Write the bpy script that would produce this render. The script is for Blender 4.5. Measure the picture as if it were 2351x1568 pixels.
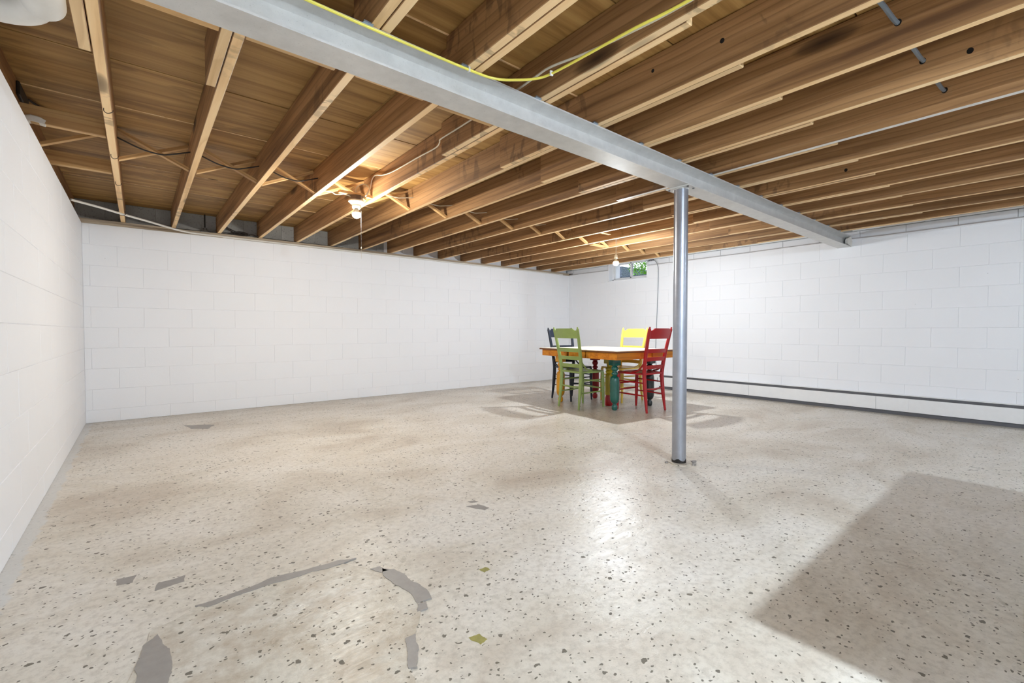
import bpy, math, random
from mathutils import Vector, Matrix
random.seed(7)
PI = math.pi
S = bpy.context.scene
C = S.collection
for o in list(bpy.data.objects):
    bpy.data.objects.remove(o)

# ------------------------------------------------------------------ camera, world, exposure
CAMZ = 0.907
cam_d = bpy.data.cameras.new('camera')
cam = bpy.data.objects.new('camera', cam_d)
C.objects.link(cam)
cam_d.sensor_fit = 'HORIZONTAL'
cam_d.sensor_width = 36.0
cam_d.lens = 36.0 * 1045.3 / 2351.0
cam_d.clip_start = 0.02
cam.location = (0, 0, CAMZ)
cam.rotation_euler = (math.radians(90 - 1.353), 0, math.radians(-39.346))
S.camera = cam

W = bpy.data.worlds.new('world')
S.world = W
W.use_nodes = True
bg = W.node_tree.nodes['Background']
bg.inputs[0].default_value = (0.82, 0.91, 1.0, 1)
bg.inputs[1].default_value = 1.6

S.view_settings.view_transform = 'Standard'
S.view_settings.look = 'None'
S.view_settings.gamma = 1
S.view_settings.use_curve_mapping = False
S.view_settings.exposure = 0.50

BULB_WARM = ((1.0, 0.95, 0.85), 1350)
BULB_COOL = ((0.88, 0.94, 1.0), 2150)
BULB_REAR = ((0.74, 0.87, 1.0), 4200)
FILL = ((0.74, 0.87, 1.0), 46)  # unseen fill lights added behind the camera

# ------------------------------------------------------------------ colour / material helpers
def lin(r, g, b):
    f = lambda c: (c / 255) / 12.92 if c / 255 <= 0.04045 else ((c / 255 + 0.055) / 1.055) ** 2.4
    return (f(r), f(g), f(b), 1)

class NT:
    def __init__(s, name):
        s.m = bpy.data.materials.new(name)
        s.m.use_nodes = True
        s.t = s.m.node_tree
        s.b = s.t.nodes['Principled BSDF']
    def n(s, typ, ins=None, **kw):
        nd = s.t.nodes.new(typ)
        for k, v in kw.items():
            setattr(nd, k, v)
        for k, v in (ins or {}).items():
            s.set(nd.inputs[k], v)
        return nd
    def set(s, sock, v):
        if isinstance(v, bpy.types.NodeSocket):
            s.t.links.new(v, sock)
        else:
            sock.default_value = v
    def coords(s, scale=(1, 1, 1), rand=True, offset=None):
        tc = s.n('ShaderNodeTexCoord')
        v = tc.outputs['Object']
        if rand:
            oi = s.n('ShaderNodeObjectInfo')
            mul = s.n('ShaderNodeVectorMath', {0: oi.outputs['Random'], 1: (37.0, 91.0, 53.0)}, operation='MULTIPLY')
            v = s.n('ShaderNodeVectorMath', {0: v, 1: mul.outputs[0]}, operation='ADD').outputs[0]
        mp = s.n('ShaderNodeVectorMath', {0: v, 1: scale}, operation='MULTIPLY')
        return mp.outputs[0]
    def noise(s, vec, scale=1.0, detail=3.0, rough=0.5, dist=0.0):
        return s.n('ShaderNodeTexNoise', {'Vector': vec, 'Scale': scale, 'Detail': detail, 'Roughness': rough, 'Distortion': dist}).outputs['Fac']
    def ramp(s, fac, stops):
        r = s.n('ShaderNodeValToRGB', {0: fac})
        e = r.color_ramp.elements
        while len(e) < len(stops):
            e.new(0.5)
        for i, (p, c) in enumerate(stops):
            e[i].position = p
            e[i].color = c if len(c) == 4 else (*c, 1)
        return r.outputs[0]
    def mix(s, fac, a, b, mode='MIX'):
        m = s.n('ShaderNodeMix', data_type='RGBA', blend_type=mode)
        s.set(m.inputs[0], fac); s.set(m.inputs[6], a); s.set(m.inputs[7], b)
        return m.outputs[2]
    def math(s, op, a, b=0.0, c=0.0, clamp=False):
        m = s.n('ShaderNodeMath', operation=op, use_clamp=clamp)
        s.set(m.inputs[0], a); s.set(m.inputs[1], b); s.set(m.inputs[2], c)
        return m.outputs[0]
    def bump(s, h, strength=0.3, dist=0.01):
        s.set(s.b.inputs['Normal'], s.n('ShaderNodeBump', {'Height': h, 'Strength': strength, 'Distance': dist}).outputs[0])
    def sety(s, **kw):
        for k, v in kw.items():
            s.set(s.b.inputs[k.replace('_', ' ')], v)

BW = lambda v: (v, v, v, 1)

def wood(name, pale, mid, dark, axis='Y', stain=0.5, knots=True):
    t = NT(name)
    ax = {'X': (0.55, 14, 14), 'Y': (14, 0.55, 14)}[axis]
    v = t.coords(ax)
    g = t.noise(v, 1.0, 5.0, 0.62, 0.35)
    col = t.ramp(g, [(0.30, dark), (0.46, mid), (0.62, pale), (0.78, mid)])
    v2 = t.coords({'X': (0.8, 5, 5), 'Y': (5, 0.8, 5)}[axis])
    w = t.n('ShaderNodeTexWave', {'Vector': v2, 'Scale': 1.6, 'Distortion': 9.0, 'Detail': 2.0, 'Detail Scale': 0.7},
            wave_type='BANDS', bands_direction='Z', wave_profile='SAW')
    wr = t.ramp(w.outputs['Fac'], [(0.0, BW(0.0)), (0.72, BW(0.12)), (0.95, BW(1.0)), (1.0, BW(0.2))])
    rings = t.math('MULTIPLY', wr, 0.5)
    col = t.mix(rings, col, dark)
    # board to board tone
    oi = t.n('ShaderNodeObjectInfo')
    tone = t.math('MULTIPLY_ADD', oi.outputs['Random'], 0.30, 0.86)
    hs = t.n('ShaderNodeHueSaturation', {'Hue': 0.5, 'Saturation': 1.0, 'Value': tone, 'Fac': 1.0, 'Color': col})
    col = hs.outputs[0]
    if knots:
        vk = t.coords({'X': (2.6, 9, 9), 'Y': (9, 2.6, 9)}[axis])
        vo = t.n('ShaderNodeTexVoronoi', {'Vector': vk, 'Scale': 0.42, 'Randomness': 1.0})
        k = t.ramp(vo.outputs['Distance'], [(0.03, BW(1.0)), (0.12, BW(0.55)), (0.16, BW(0.0))])
        sep = t.n('ShaderNodeSeparateColor', {0: vo.outputs['Color']})
        on = t.math('GREATER_THAN', sep.outputs[0], 0.45)
        col = t.mix(t.math('MULTIPLY', k, on), col, lin(45, 26, 12))
    if stain:
        vs = t.coords({'X': (7, 16, 9), 'Y': (9, 16, 7)}[axis])
        st = t.noise(vs, 1.0, 3.0, 0.55, 0.6)
        area = t.noise(t.coords((1.1, 1.1, 1.1)), 1.0, 1.0, 0.5)
        sm = t.math('MULTIPLY', t.ramp(st, [(0.52, BW(0.0)), (0.60, BW(stain))]), t.ramp(area, [(0.56, BW(0.0)), (0.64, BW(1.0))]))
        col = t.mix(sm, col, lin(74, 52, 34))
    t.sety(Base_Color=col, Roughness=0.62)
    t.bump(g, 0.25, 0.004)
    return t.m

M = {}
M['joist'] = wood('joist lumber', lin(174, 133, 89), lin(146, 107, 66), lin(98, 66, 38), 'Y', 0.5)
M['lumberx'] = wood('cross lumber', lin(214, 176, 122), lin(196, 154, 100), lin(156, 112, 66), 'X', 0.15, False)
M['edgewood'] = wood('brightened joist edge', lin(246, 216, 168), lin(236, 200, 148), lin(208, 168, 116), 'Y', 0.4)  # pale edge wood, lightened further to carry bounce light on joist undersides
M['ply'] = wood('subfloor plywood', lin(186, 148, 88), lin(164, 124, 68), lin(122, 86, 42), 'X', 0.35, False)
M['sill'] = wood('sill lumber', lin(198, 184, 164), lin(180, 164, 142), lin(140, 124, 104), 'X', 0.2, False)

def paint(name, c, rough=0.35, var=0.06, bump=0.15, scale=18, metal=0.0, coat=0.0):
    t = NT(name)
    n = t.noise(t.coords(), scale, 4.0, 0.6)
    d = tuple(max(0, x * (1 - 2.2 * var)) for x in c[:3]) + (1,)
    l = tuple(min(1, x * (1 + var)) for x in c[:3]) + (1,)
    t.sety(Base_Color=t.ramp(n, [(0.3, d), (0.7, l)]), Roughness=rough, Metallic=metal)
    t.b.inputs['Coat Weight'].default_value = coat
    t.bump(n, bump, 0.003)
    return t.m

def wallpaint():
    t = NT('white masonry paint')
    v = t.coords(rand=True)
    n = t.noise(v, 90.0, 4.0, 0.6)
    big = t.noise(v, 2.0, 2.0, 0.5)
    col = t.mix(t.ramp(big, [(0.35, BW(0)), (0.7, BW(1))]), lin(238, 239, 242), lin(239, 240, 243))
    vo = t.n('ShaderNodeTexVoronoi', {'Vector': v, 'Scale': 7.0})
    pit = t.math('LESS_THAN', vo.outputs['Distance'], 0.022)
    sep = t.n('ShaderNodeSeparateColor', {0: vo.outputs['Color']})
    pit = t.math('MULTIPLY', pit, t.math('GREATER_THAN', sep.outputs[1], 0.55))
    col = t.mix(t.math('MULTIPLY', pit, 0.5), col, lin(120, 120, 118))
    t.sety(Base_Color=col, Roughness=0.55)
    t.bump(n, 0.25, 0.003)
    return t.m
M['wall'] = wallpaint()

def rawblock():
    t = NT('unpainted concrete block')
    v = t.coords()
    n = t.noise(v, 60.0, 5.0, 0.7)
    b = t.noise(v, 3.0, 2.0, 0.5)
    col = t.mix(t.ramp(b, [(0.3, BW(0)), (0.7, BW(1))]), lin(150, 152, 150), lin(176, 178, 178))
    col = t.mix(t.ramp(n, [(0.32, BW(0.7)), (0.45, BW(0))]), col, lin(100, 100, 96))
    t.sety(Base_Color=col, Roughness=0.85)
    t.bump(n, 0.5, 0.004)
    return t.m
M['raw'] = rawblock()

def floor_mat(name, patch=False):
    t = NT(name)
    tc = t.n('ShaderNodeTexCoord')
    P = tc.outputs['Object']
    sc = lambda s: t.n('ShaderNodeVectorMath', {0: P, 1: s}, operation='MULTIPLY').outputs[0]
    a = t.noise(sc((1.0, 1.6, 1)), 1.1, 5.0, 0.62, 0.6)
    base = t.ramp(a, [(0.30, lin(190, 177, 160)), (0.46, lin(212, 204, 190)), (0.60, lin(224, 218, 208)), (0.75, lin(226, 222, 213))])
    fine = t.noise(P, 38.0, 5.0, 0.7)
    base = t.mix(t.ramp(fine, [(0.35, BW(0.34)), (0.55, BW(0))]), base, lin(140, 128, 112))
    if patch:
        m2 = t.noise(P, 6.0, 6.0, 0.72, 0.1)
        base = t.mix(t.ramp(m2, [(0.42, BW(0)), (0.62, BW(0.7))]), base, lin(156, 132, 104))
        base = t.mix(0.25, base, lin(190, 186, 170))
    # warp for chip outlines
    wn = t.n('ShaderNodeTexNoise', {'Vector': P, 'Scale': 55.0, 'Detail': 2.0})
    off = t.n('ShaderNodeVectorMath', {0: wn.outputs['Color'], 1: (0.02, 0.02, 0)}, operation='MULTIPLY').outputs[0]
    PW = t.n('ShaderNodeVectorMath', {0: P, 1: off}, operation='ADD').outputs[0]
    dens = t.noise(P, 0.8, 2.0, 0.5)
    chips = None
    for s, r0, th in ((30.0, 0.27, 0.44), (70.0, 0.36, 0.42), (13.0, 0.14, 0.66)):
        vv = t.n('ShaderNodeVectorMath', {0: PW, 1: (1, 1.25, 0)}, operation='MULTIPLY').outputs[0]
        vo = t.n('ShaderNodeTexVoronoi', {'Vector': vv, 'Scale': s, 'Randomness': 1.0})
        sep = t.n('ShaderNodeSeparateColor', {0: vo.outputs['Color']})
        rad = t.math('MULTIPLY', sep.outputs[0], r0)
        inside = t.math('LESS_THAN', vo.outputs['Distance'], rad)
        lim = t.math('MULTIPLY_ADD', dens, -0.85, th + 0.62)
        on = t.math('GREATER_THAN', sep.outputs[1], lim)
        c = t.math('MULTIPLY', inside, on)
        chips = c if chips is None else t.math('MAXIMUM', chips, c)
    col = t.mix(t.math('MULTIPLY', chips, 0.92), base, lin(98, 91, 79))
    # hairline scratches
    sn = t.noise(sc((1, 1, 1)), 3.0, 6.0, 0.75, 2.5)
    scr = t.ramp(sn, [(0.497, BW(0)), (0.5, BW(0.16)), (0.503, BW(0))])
    col = t.mix(scr, col, lin(120, 112, 100))
    # pale paint drips
    vd = t.n('ShaderNodeTexVoronoi', {'Vector': P, 'Scale': 9.0})
    sd = t.n('ShaderNodeSeparateColor', {0: vd.outputs['Color']})
    drip = t.math('MULTIPLY', t.math('LESS_THAN', vd.outputs['Distance'], 0.045), t.math('GREATER_THAN', sd.outputs[2], 0.94))
    col = t.mix(drip, col, lin(225, 220, 208))
    # roller paint that ran onto the slab along the left wall, darker floor along right and back walls
    sep = t.n('ShaderNodeSeparateXYZ', {0: P})
    en = t.noise(P, 9.0, 4.0, 0.7)
    edge = t.math('MULTIPLY_ADD', en, 0.10, -0.405)
    pl = t.ramp(t.math('SUBTRACT', edge, sep.outputs[0]), [(0.0, BW(0)), (0.012, BW(0.75))])
    col = t.mix(pl, col, lin(206, 207, 206))
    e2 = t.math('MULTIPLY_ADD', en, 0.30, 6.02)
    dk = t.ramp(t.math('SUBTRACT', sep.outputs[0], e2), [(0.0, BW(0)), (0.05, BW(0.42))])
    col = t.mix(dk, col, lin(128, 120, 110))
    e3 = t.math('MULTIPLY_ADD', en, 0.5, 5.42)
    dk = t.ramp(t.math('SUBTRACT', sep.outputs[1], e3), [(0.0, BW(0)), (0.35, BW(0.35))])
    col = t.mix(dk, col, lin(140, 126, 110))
    rn = t.noise(P, 5.0, 5.0, 0.6, 1.5)
    rough = t.math('MULTIPLY_ADD', rn, 0.30, 0.175)
    rough = t.math('ADD', rough, t.math('MULTIPLY', chips, 0.25))
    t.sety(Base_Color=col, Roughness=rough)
    t.b.inputs['Specular IOR Level'].default_value = 0.46
    trowel = t.n('ShaderNodeTexNoise', {'Vector': sc((1, 2.2, 1)), 'Scale': 11.0, 'Detail': 6.0, 'Roughness': 0.62, 'Distortion': 1.8}).outputs['Fac']
    swirl = t.n('ShaderNodeTexNoise', {'Vector': sc((1, 2.6, 1)), 'Scale': 34.0, 'Detail': 5.0, 'Roughness': 0.62, 'Distortion': 1.4}).outputs['Fac']
    h = t.math('ADD', t.math('MULTIPLY_ADD', swirl, 0.42, trowel), t.math('MULTIPLY', chips, -0.35))
    t.bump(h, 0.30, 0.006)
    return t.m
M['floor'] = floor_mat('painted concrete slab')
M['patch'] = floor_mat('rough concrete patch', True)
M['greypatch'] = paint('grey bare concrete', lin(150, 144, 138), 0.45, 0.05, 0.3, 30)
M['moss'] = paint('olive paint stain', lin(150, 142, 78), 0.5, 0.1, 0.2, 30)

def metal(name, c, rough, met=0.85, spots=True):
    t = NT(name)
    v = t.coords((1, 1, 1))
    n = t.noise(v, 14.0, 5.0, 0.6)
    f = t.noise(v, 160.0, 3.0, 0.6)
    col = t.ramp(n, [(0.3, tuple(x * 0.84 for x in c[:3]) + (1,)), (0.7, c)])
    if spots:
        col = t.mix(t.ramp(f, [(0.28, BW(0.5)), (0.36, BW(0))]), col, tuple(x * 0.5 for x in c[:3]) + (1,))
    t.sety(Base_Color=col, Roughness=t.math('MULTIPLY_ADD', n, 0.15, rough - 0.07), Metallic=met)
    t.bump(f, 0.12, 0.002)
    return t.m
M['beam'] = metal('aluminium painted steel', lin(212, 211, 208), 0.42, 0.25)
M['post'] = metal('galvanised steel pipe', lin(176, 180, 190), 0.34, 0.85)
M['rust'] = metal('blackened steel', lin(44, 40, 36), 0.6, 0.3)
M['galv'] = metal('galvanised sheet', lin(176, 190, 205), 0.3, 0.9)
M['chrome'] = metal('zinc screw', lin(120, 120, 120), 0.35, 0.9, False)
M['white'] = paint('white enamel', lin(238, 238, 238), 0.3, 0.01)
M['vinyl'] = paint('white vinyl', lin(232, 233, 235), 0.35, 0.01)
M['pvc'] = paint('white plastic pipe', lin(224, 221, 214), 0.3, 0.05, 0.1, 6)
M['dark'] = paint('dark slot', lin(92, 92, 96), 0.5, 0.05)
M['black'] = paint('black cable sheath', lin(38, 32, 28), 0.5, 0.05)
M['greycable'] = paint('grey cable sheath', lin(120, 130, 138), 0.4, 0.05)
M['yellowcable'] = paint('yellow cable sheath', lin(238, 226, 96), 0.35, 0.03)
M['whitecable'] = paint('off white cable sheath', lin(206, 198, 178), 0.45, 0.05)
M['porcelain'] = paint('porcelain', lin(200, 190, 168), 0.2, 0.03)
M['boxmetal'] = paint('old brown junction box', lin(92, 70, 52), 0.5, 0.1)
M['plaster'] = paint('white plaster', lin(226, 222, 214), 0.7, 0.06, 0.5)
M['hole'] = paint('dark bore', lin(22, 15, 10), 0.9, 0.05)
M['sage'] = paint('sage green paint', lin(146, 166, 92), 0.3, 0.05, 0.1, 12, 0, 0.1)
M['redp'] = paint('red paint', lin(166, 0, 12), 0.34, 0.05, 0.1, 12, 0, 0.05)
M['yelp'] = paint('yellow paint', lin(240, 202, 84), 0.3, 0.03, 0.1, 12, 0, 0.1)
M['navy'] = paint('navy blue paint', lin(16, 28, 46), 0.3, 0.06, 0.1, 12, 0, 0.1)
M['legyel'] = paint('amber yellow paint', lin(226, 158, 26), 0.3, 0.05, 0.1, 12)
M['legteal'] = paint('teal green paint', lin(26, 96, 84), 0.25, 0.08, 0.1, 12, 0, 0.4)
M['legred'] = paint('crimson paint', lin(158, 16, 30), 0.3, 0.06, 0.1, 12)
M['legblk'] = paint('black green paint', lin(20, 28, 30), 0.28, 0.06, 0.1, 12, 0, 0.3)
M['legol'] = paint('mustard yellow paint', lin(186, 164, 34), 0.32, 0.08, 0.1, 12)
M['apron'] = wood('amber oak', lin(226, 146, 30), lin(214, 128, 16), lin(182, 100, 8), 'X', 0.0, False)
M['edge'] = paint('brown oak edge', lin(120, 70, 30), 0.35, 0.1, 0.1, 12)
M['top'] = paint('cream laminate top', lin(240, 232, 214), 0.28, 0.02, 0.05, 8)
M['leaf'] = paint('green leaf', lin(124, 190, 44), 0.5, 0.25, 0.2, 6)
M['gravel'] = paint('blue grey gravel', lin(120, 130, 146), 0.9, 0.3, 0.8, 40)
M['weathered'] = paint('weathered tan post', lin(176, 164, 120), 0.8, 0.1, 0.4, 10)
M['bench'] = paint('grey plastic bench top', lin(170, 168, 164), 0.5, 0.03)

def glass():
    t = NT('window glass')
    t.sety(Base_Color=(1, 1, 1, 1), Roughness=0.0, IOR=1.45)
    t.b.inputs['Transmission Weight'].default_value = 1.0
    return t.m
M['glass'] = glass()

def bulbmat(name, c, s):
    t = NT(name)
    t.sety(Base_Color=(1, 1, 1, 1))
    t.b.inputs['Emission Color'].default_value = (*c, 1)
    t.b.inputs['Emission Strength'].default_value = s
    return t.m

# ------------------------------------------------------------------ geometry helpers
class G:
    def __init__(s):
        s.v = []; s.f = []
    def box(s, x0, x1, y0, y1, z0, z1):
        b = len(s.v)
        s.v += [(x0, y0, z0), (x1, y0, z0), (x1, y1, z0), (x0, y1, z0), (x0, y0, z1), (x1, y0, z1), (x1, y1, z1), (x0, y1, z1)]
        s.f += [tuple(b + i for i in q) for q in ((0, 3, 2, 1), (4, 5, 6, 7), (0, 1, 5, 4), (1, 2, 6, 5), (2, 3, 7, 6), (3, 0, 4, 7))]
        return s
    def prism(s, poly, z0, z1):
        b = len(s.v); n = len(poly)
        s.v += [(x, y, z0) for x, y in poly] + [(x, y, z1) for x, y in poly]
        s.f.append(tuple(b + i for i in reversed(range(n)))); s.f.append(tuple(b + n + i for i in range(n)))
        s.f += [(b + i, b + (i + 1) % n, b + n + (i + 1) % n, b + n + i) for i in range(n)]
        return s
    def sweep(s, pts, prof, up=(0, 0, 1), scale=None, caps=True):
        """profile (list of (a,b)) swept along pts"""
        pts = [Vector(p) for p in pts]
        n = len(prof); b = len(s.v)
        T = []
        for i in range(len(pts)):
            a = pts[max(i - 1, 0)]; c = pts[min(i + 1, len(pts) - 1)]
            T.append((c - a).normalized())
        u = Vector(up)
        u = (u - u.dot(T[0]) * T[0])
        if u.length < 1e-4:
            u = Vector((1, 0, 0)) - Vector((1, 0, 0)).dot(T[0]) * T[0]
        u.normalize()
        for i, p in enumerate(pts):
            u = (u - u.dot(T[i]) * T[i]).normalized()
            r = T[i].cross(u)
            k = 1 if scale is None else scale[i]
            for (x, y) in prof:
                q = p + r * x * k + u * y * k
                s.v.append(tuple(q))
        for i in range(len(pts) - 1):
            for j in range(n):
                k = (j + 1) % n
                s.f.append((b + i * n + j, b + i * n + k, b + (i + 1) * n + k, b + (i + 1) * n + j))
        if caps:
            s.f.append(tuple(b + j for j in reversed(range(n))))
            s.f.append(tuple(b + (len(pts) - 1) * n + j for j in range(n)))
        return s
    def tube(s, pts, r, seg=8, caps=True):
        rr = r if isinstance(r, (list, tuple)) else [r] * len(pts)
        prof = [(math.cos(2 * PI * i / seg), math.sin(2 * PI * i / seg)) for i in range(seg)]
        return s.sweep(pts, prof, (0.31, 0.17, 0.93), rr, caps)
    def bar(s, pts, w, h, up=(0, 0, 1)):
        return s.sweep(pts, [(-w / 2, -h / 2), (w / 2, -h / 2), (w / 2, h / 2), (-w / 2, h / 2)], up)
    def lathe(s, prof, seg=20, c=(0, 0)):
        b = len(s.v)
        for r, z in prof:
            for i in range(seg):
                a = 2 * PI * i / seg
                s.v.append((c[0] + r * math.cos(a), c[1] + r * math.sin(a), z))
        n = len(prof)
        for i in range(n - 1):
            for j in range(seg):
                k = (j + 1) % seg
                s.f.append((b + i * seg + j, b + i * seg + k, b + (i + 1) * seg + k, b + (i + 1) * seg + j))
        s.f.append(tuple(b + j for j in reversed(range(seg))))
        s.f.append(tuple(b + (n - 1) * seg + j for j in range(seg)))
        return s
    def mesh(s, name, mat, smooth=False, bevel=0):
        me = bpy.data.meshes.new(name)
        me.from_pydata(s.v, [], s.f)
        me.materials.append(mat)
        import bmesh
        bm = bmesh.new(); bm.from_mesh(me)
        bmesh.ops.recalc_face_normals(bm, faces=bm.faces)
        if bevel:
            bmesh.ops.bevel(bm, geom=list(bm.edges), offset=bevel, segments=1, affect='EDGES', clamp_overlap=True)
        bm.to_mesh(me); bm.free()
        if smooth:
            me.shade_smooth()
            me.set_sharp_from_angle(angle=math.radians(38))
        return me
    def obj(s, name, mat, parent=None, loc=None, rot=None, smooth=False, bevel=0):
        return link(name, s.mesh(name, mat, smooth, bevel), parent, loc, rot)

def link(name, me, parent=None, loc=None, rot=None):
    o = bpy.data.objects.new(name, me)
    C.objects.link(o)
    if parent is not None:
        o.parent = parent
    if loc is not None:
        o.location = loc
    if rot is not None:
        o.rotation_euler = rot
    return o

def tag(o, label, cat, group=None):
    o['label'] = label; o['category'] = cat
    if group:
        o['group'] = group
    return o

def thing(name, label, cat, loc=(0, 0, 0), rz=0, group=None):
    o = link(name, None, None, loc, (0, 0, rz))
    return tag(o, label, cat, group)

def struct(o):
    o['kind'] = 'structure'
    return o

def smooth_path(pts, n=8):
    """Catmull-Rom"""
    P = [Vector(p) for p in pts]
    P = [2 * P[0] - P[1]] + P + [2 * P[-1] - P[-2]]
    out = []
    for i in range(1, len(P) - 2):
        for k in range(n):
            t = k / n
            a, b, c, d = P[i - 1], P[i], P[i + 1], P[i + 2]
            out.append(0.5 * ((2 * b) + (c - a) * t + (2 * a - 5 * b + 4 * c - d) * t * t + (3 * b - a - 3 * c + d) * t ** 3))
    out.append(P[-2])
    return out

# ------------------------------------------------------------------ room numbers
XL, XR = -0.412, 6.39           # inner faces of side walls
YB, YF = 6.065, -2.90           # back and front walls
LEDGE = 1.955                   # top of the painted block wall
JZ, JH = 2.003, 0.200           # joist underside / depth
SUB = JZ + JH                   # subfloor underside
COURSE = 0.2035
BL = 0.4064

# ---- floor
fl = struct(G().box(XL - 0.3, XR + 0.3, YF - 0.3, YB + 0.3, -0.12, 0.0).obj('floor', M['floor']))

def ragged(poly, amp, n=7):
    """irregular outline: midpoint displacement of every edge"""
    pts = [Vector(p) for p in poly]
    for lev in range(4):
        out = []
        for i, a in enumerate(pts):
            b = pts[(i + 1) % len(pts)]
            d = b - a
            nn = Vector((-d.y, d.x))
            out.append(a)
            if d.length > 0.006:
                out.append(a + d * random.uniform(.38, .62) + nn * random.uniform(-1, 1) * min(0.22, amp * 2.6 / max(d.length, 0.02) ** 0.6 * 0.25 + 0.05))
        pts = out
    return [tuple(p) for p in pts]

pa = G().prism(ragged([(0.02, 1.74), (0.16, 1.80), (0.37, 1.805), (0.60, 1.765), (0.70, 1.62), (0.745, 1.37), (0.64, 1.24),
                       (0.55, 1.10), (0.50, 0.86), (0.25, 0.80), (-0.06, 0.95), (-0.05, 1.45)], 0.008), -0.01, 0.0035)
pa.obj('concrete_patch', M['patch'], fl)
strips = [
    [(0.13, 1.80), (0.36, 1.83), (0.60, 1.80), (0.655, 1.775), (0.60, 1.765), (0.36, 1.785), (0.16, 1.765)],
    [(0.70, 1.635), (0.735, 1.60), (0.765, 1.40), (0.752, 1.345), (0.70, 1.35), (0.705, 1.45), (0.685, 1.56)],
    [(0.665, 1.66), (0.70, 1.655), (0.715, 1.605), (0.685, 1.61)],
    [(0.70, 1.345), (0.728, 1.34), (0.715, 1.305), (0.68, 1.31)],
    [(0.59, 1.215), (0.625, 1.215), (0.60, 1.15), (0.565, 1.09), (0.545, 1.10), (0.575, 1.17)],
    [(-0.005, 1.66), (0.03, 1.70), (0.055, 1.60), (0.045, 1.45), (0.03, 1.36), (-0.03, 1.36), (-0.02, 1.50)],
    [(1.295, 1.955), (1.36, 1.93), (1.375, 1.86), (1.34, 1.85), (1.31, 1.91)],
    [(1.335, 2.00), (1.375, 1.995), (1.38, 1.965), (1.345, 1.975)],
    [(-0.075, 2.18), (-0.02, 2.175), (-0.03, 2.12), (-0.075, 2.13)],
    [(0.04, 2.055), (0.12, 2.06), (0.115, 2.01), (0.03, 2.00)],
    [(0.32, 5.35), (0.55, 5.20), (0.48, 5.02), (0.36, 5.12)],
]
for i, p in enumerate(strips):
    G().prism(ragged(p, 0.004, 5), -0.01, 0.0052 if i < 6 else 0.0008).obj('bare_spot', M['greypatch'], fl)
G().prism(ragged([(0.74, 1.105), (0.775, 1.10), (0.78, 1.065), (0.75, 1.06)], 0.008, 5), -0.01, 0.0007).obj('paint_stain', M['moss'], fl)
G().prism(ragged([(0.985, 1.40), (1.015, 1.40), (1.02, 1.375), (0.99, 1.37)], 0.006, 5), -0.01, 0.0007).obj('paint_stain', M['moss'], fl)

# ---- block walls
def block_mesh(w, h, ch=0.0022, d=0.03, mat=None):
    """front face at local y = 0, body behind (positive y)"""
    g = G()
    g.v = [(0, ch, 0), (w, ch, 0), (w, ch, h), (0, ch, h), (ch, 0, ch), (w - ch, 0, ch), (w - ch, 0, h - ch), (ch, 0, h - ch),
           (0, d, 0), (w, d, 0), (w, d, h), (0, d, h)]
    g.f = [(4, 5, 6, 7), (0, 1, 5, 4), (1, 2, 6, 5), (2, 3, 7, 6), (3, 0, 4, 7), (0, 8, 9, 1), (1, 9, 10, 2), (2, 10, 11, 3), (3, 11, 8, 0)]
    return g.mesh('block', mat or M['wall'])
_bm = {}
def get_block(w, h, mat=None):
    k = (round(w, 3), round(h, 3), id(mat))
    if k not in _bm:
        _bm[k] = block_mesh(w, h, mat=mat)
    return _bm[k]

def lay(parent, origin, rz, length, z0, courses, phase, hole=None, mat=None, gap=0.0008, jitter=0.0005):
    """blocks along local +x from origin; face looks to local -y"""
    z = z0
    cs, sn = math.cos(rz), math.sin(rz)
    for ci, hgt in enumerate(courses):
        x = -((phase + (BL / 2 if ci % 2 else 0)) % BL)
        while x < length:
            a, b = max(x, 0), min(x + BL, length)
            segs = [(a, b)]
            if hole and z + hgt > hole[2] + 0.01 and z < hole[3] - 0.01:
                segs = []
                if a < hole[0]: segs.append((a, min(b, hole[0])))
                if b > hole[1]: segs.append((max(a, hole[1]), b))
            for (p, q) in segs:
                if q - p > 0.03:
                    j = random.uniform(-jitter, jitter)
                    me = get_block(q - p - gap, hgt - gap, mat)
                    link('block', me, parent, (origin[0] + cs * p - sn * j, origin[1] + sn * p + cs * j, z + gap / 2), (0, 0, rz))
            x += BL
        z += hgt

HB = LEDGE - 9 * COURSE                        # short bottom course
courses = [HB] + [COURSE] * 9
T = 0.30
BK = 0.0035                                    # backing surface (mortar) behind the block faces
wb = struct(G().box(XL - T, XR + T, YB + BK, YB + T, -0.1, LEDGE - 0.002).obj('wall_back', M['wall']))
lay(wb, (XL, YB, 0), 0, XR - XL, 0, courses, (-0.157 - XL) * -1 % BL)
wl = struct(G().box(XL - T, XL - BK, YF - T, YB + BK, -0.1, LEDGE - 0.012).obj('wall_left', M['wall']))
lay(wl, (XL, 1.6, 0), PI / 2, YB - 1.6, 0, courses, 0.1)
for ch in wl.children:
    pass
# right wall: opening for the window
WY0, WY1, WZ0 = 4.335, 5.125, 1.762
wr = G()
wr.box(XR + BK, XR + T, YF - T, WY0, -0.1, LEDGE - 0.01)
wr.box(XR + BK, XR + T, WY1, YB + T, -0.1, LEDGE - 0.01)
wr.box(XR + BK, XR + T, WY0, WY1, -0.1, WZ0)
wr = struct(wr.obj('wall_right', M['wall']))
L0 = YB + 0.0
lay(wr, (XR, YB, 0), -PI / 2, YB + 0.7, 0, courses, 0.12, hole=(YB - WY1, YB - WY0, WZ0, 2.2))
wf = struct(G().box(XL - T, XR + T, YF - T, YF, -0.1, SUB + 0.05).obj('wall_front', M['wall']))
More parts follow.
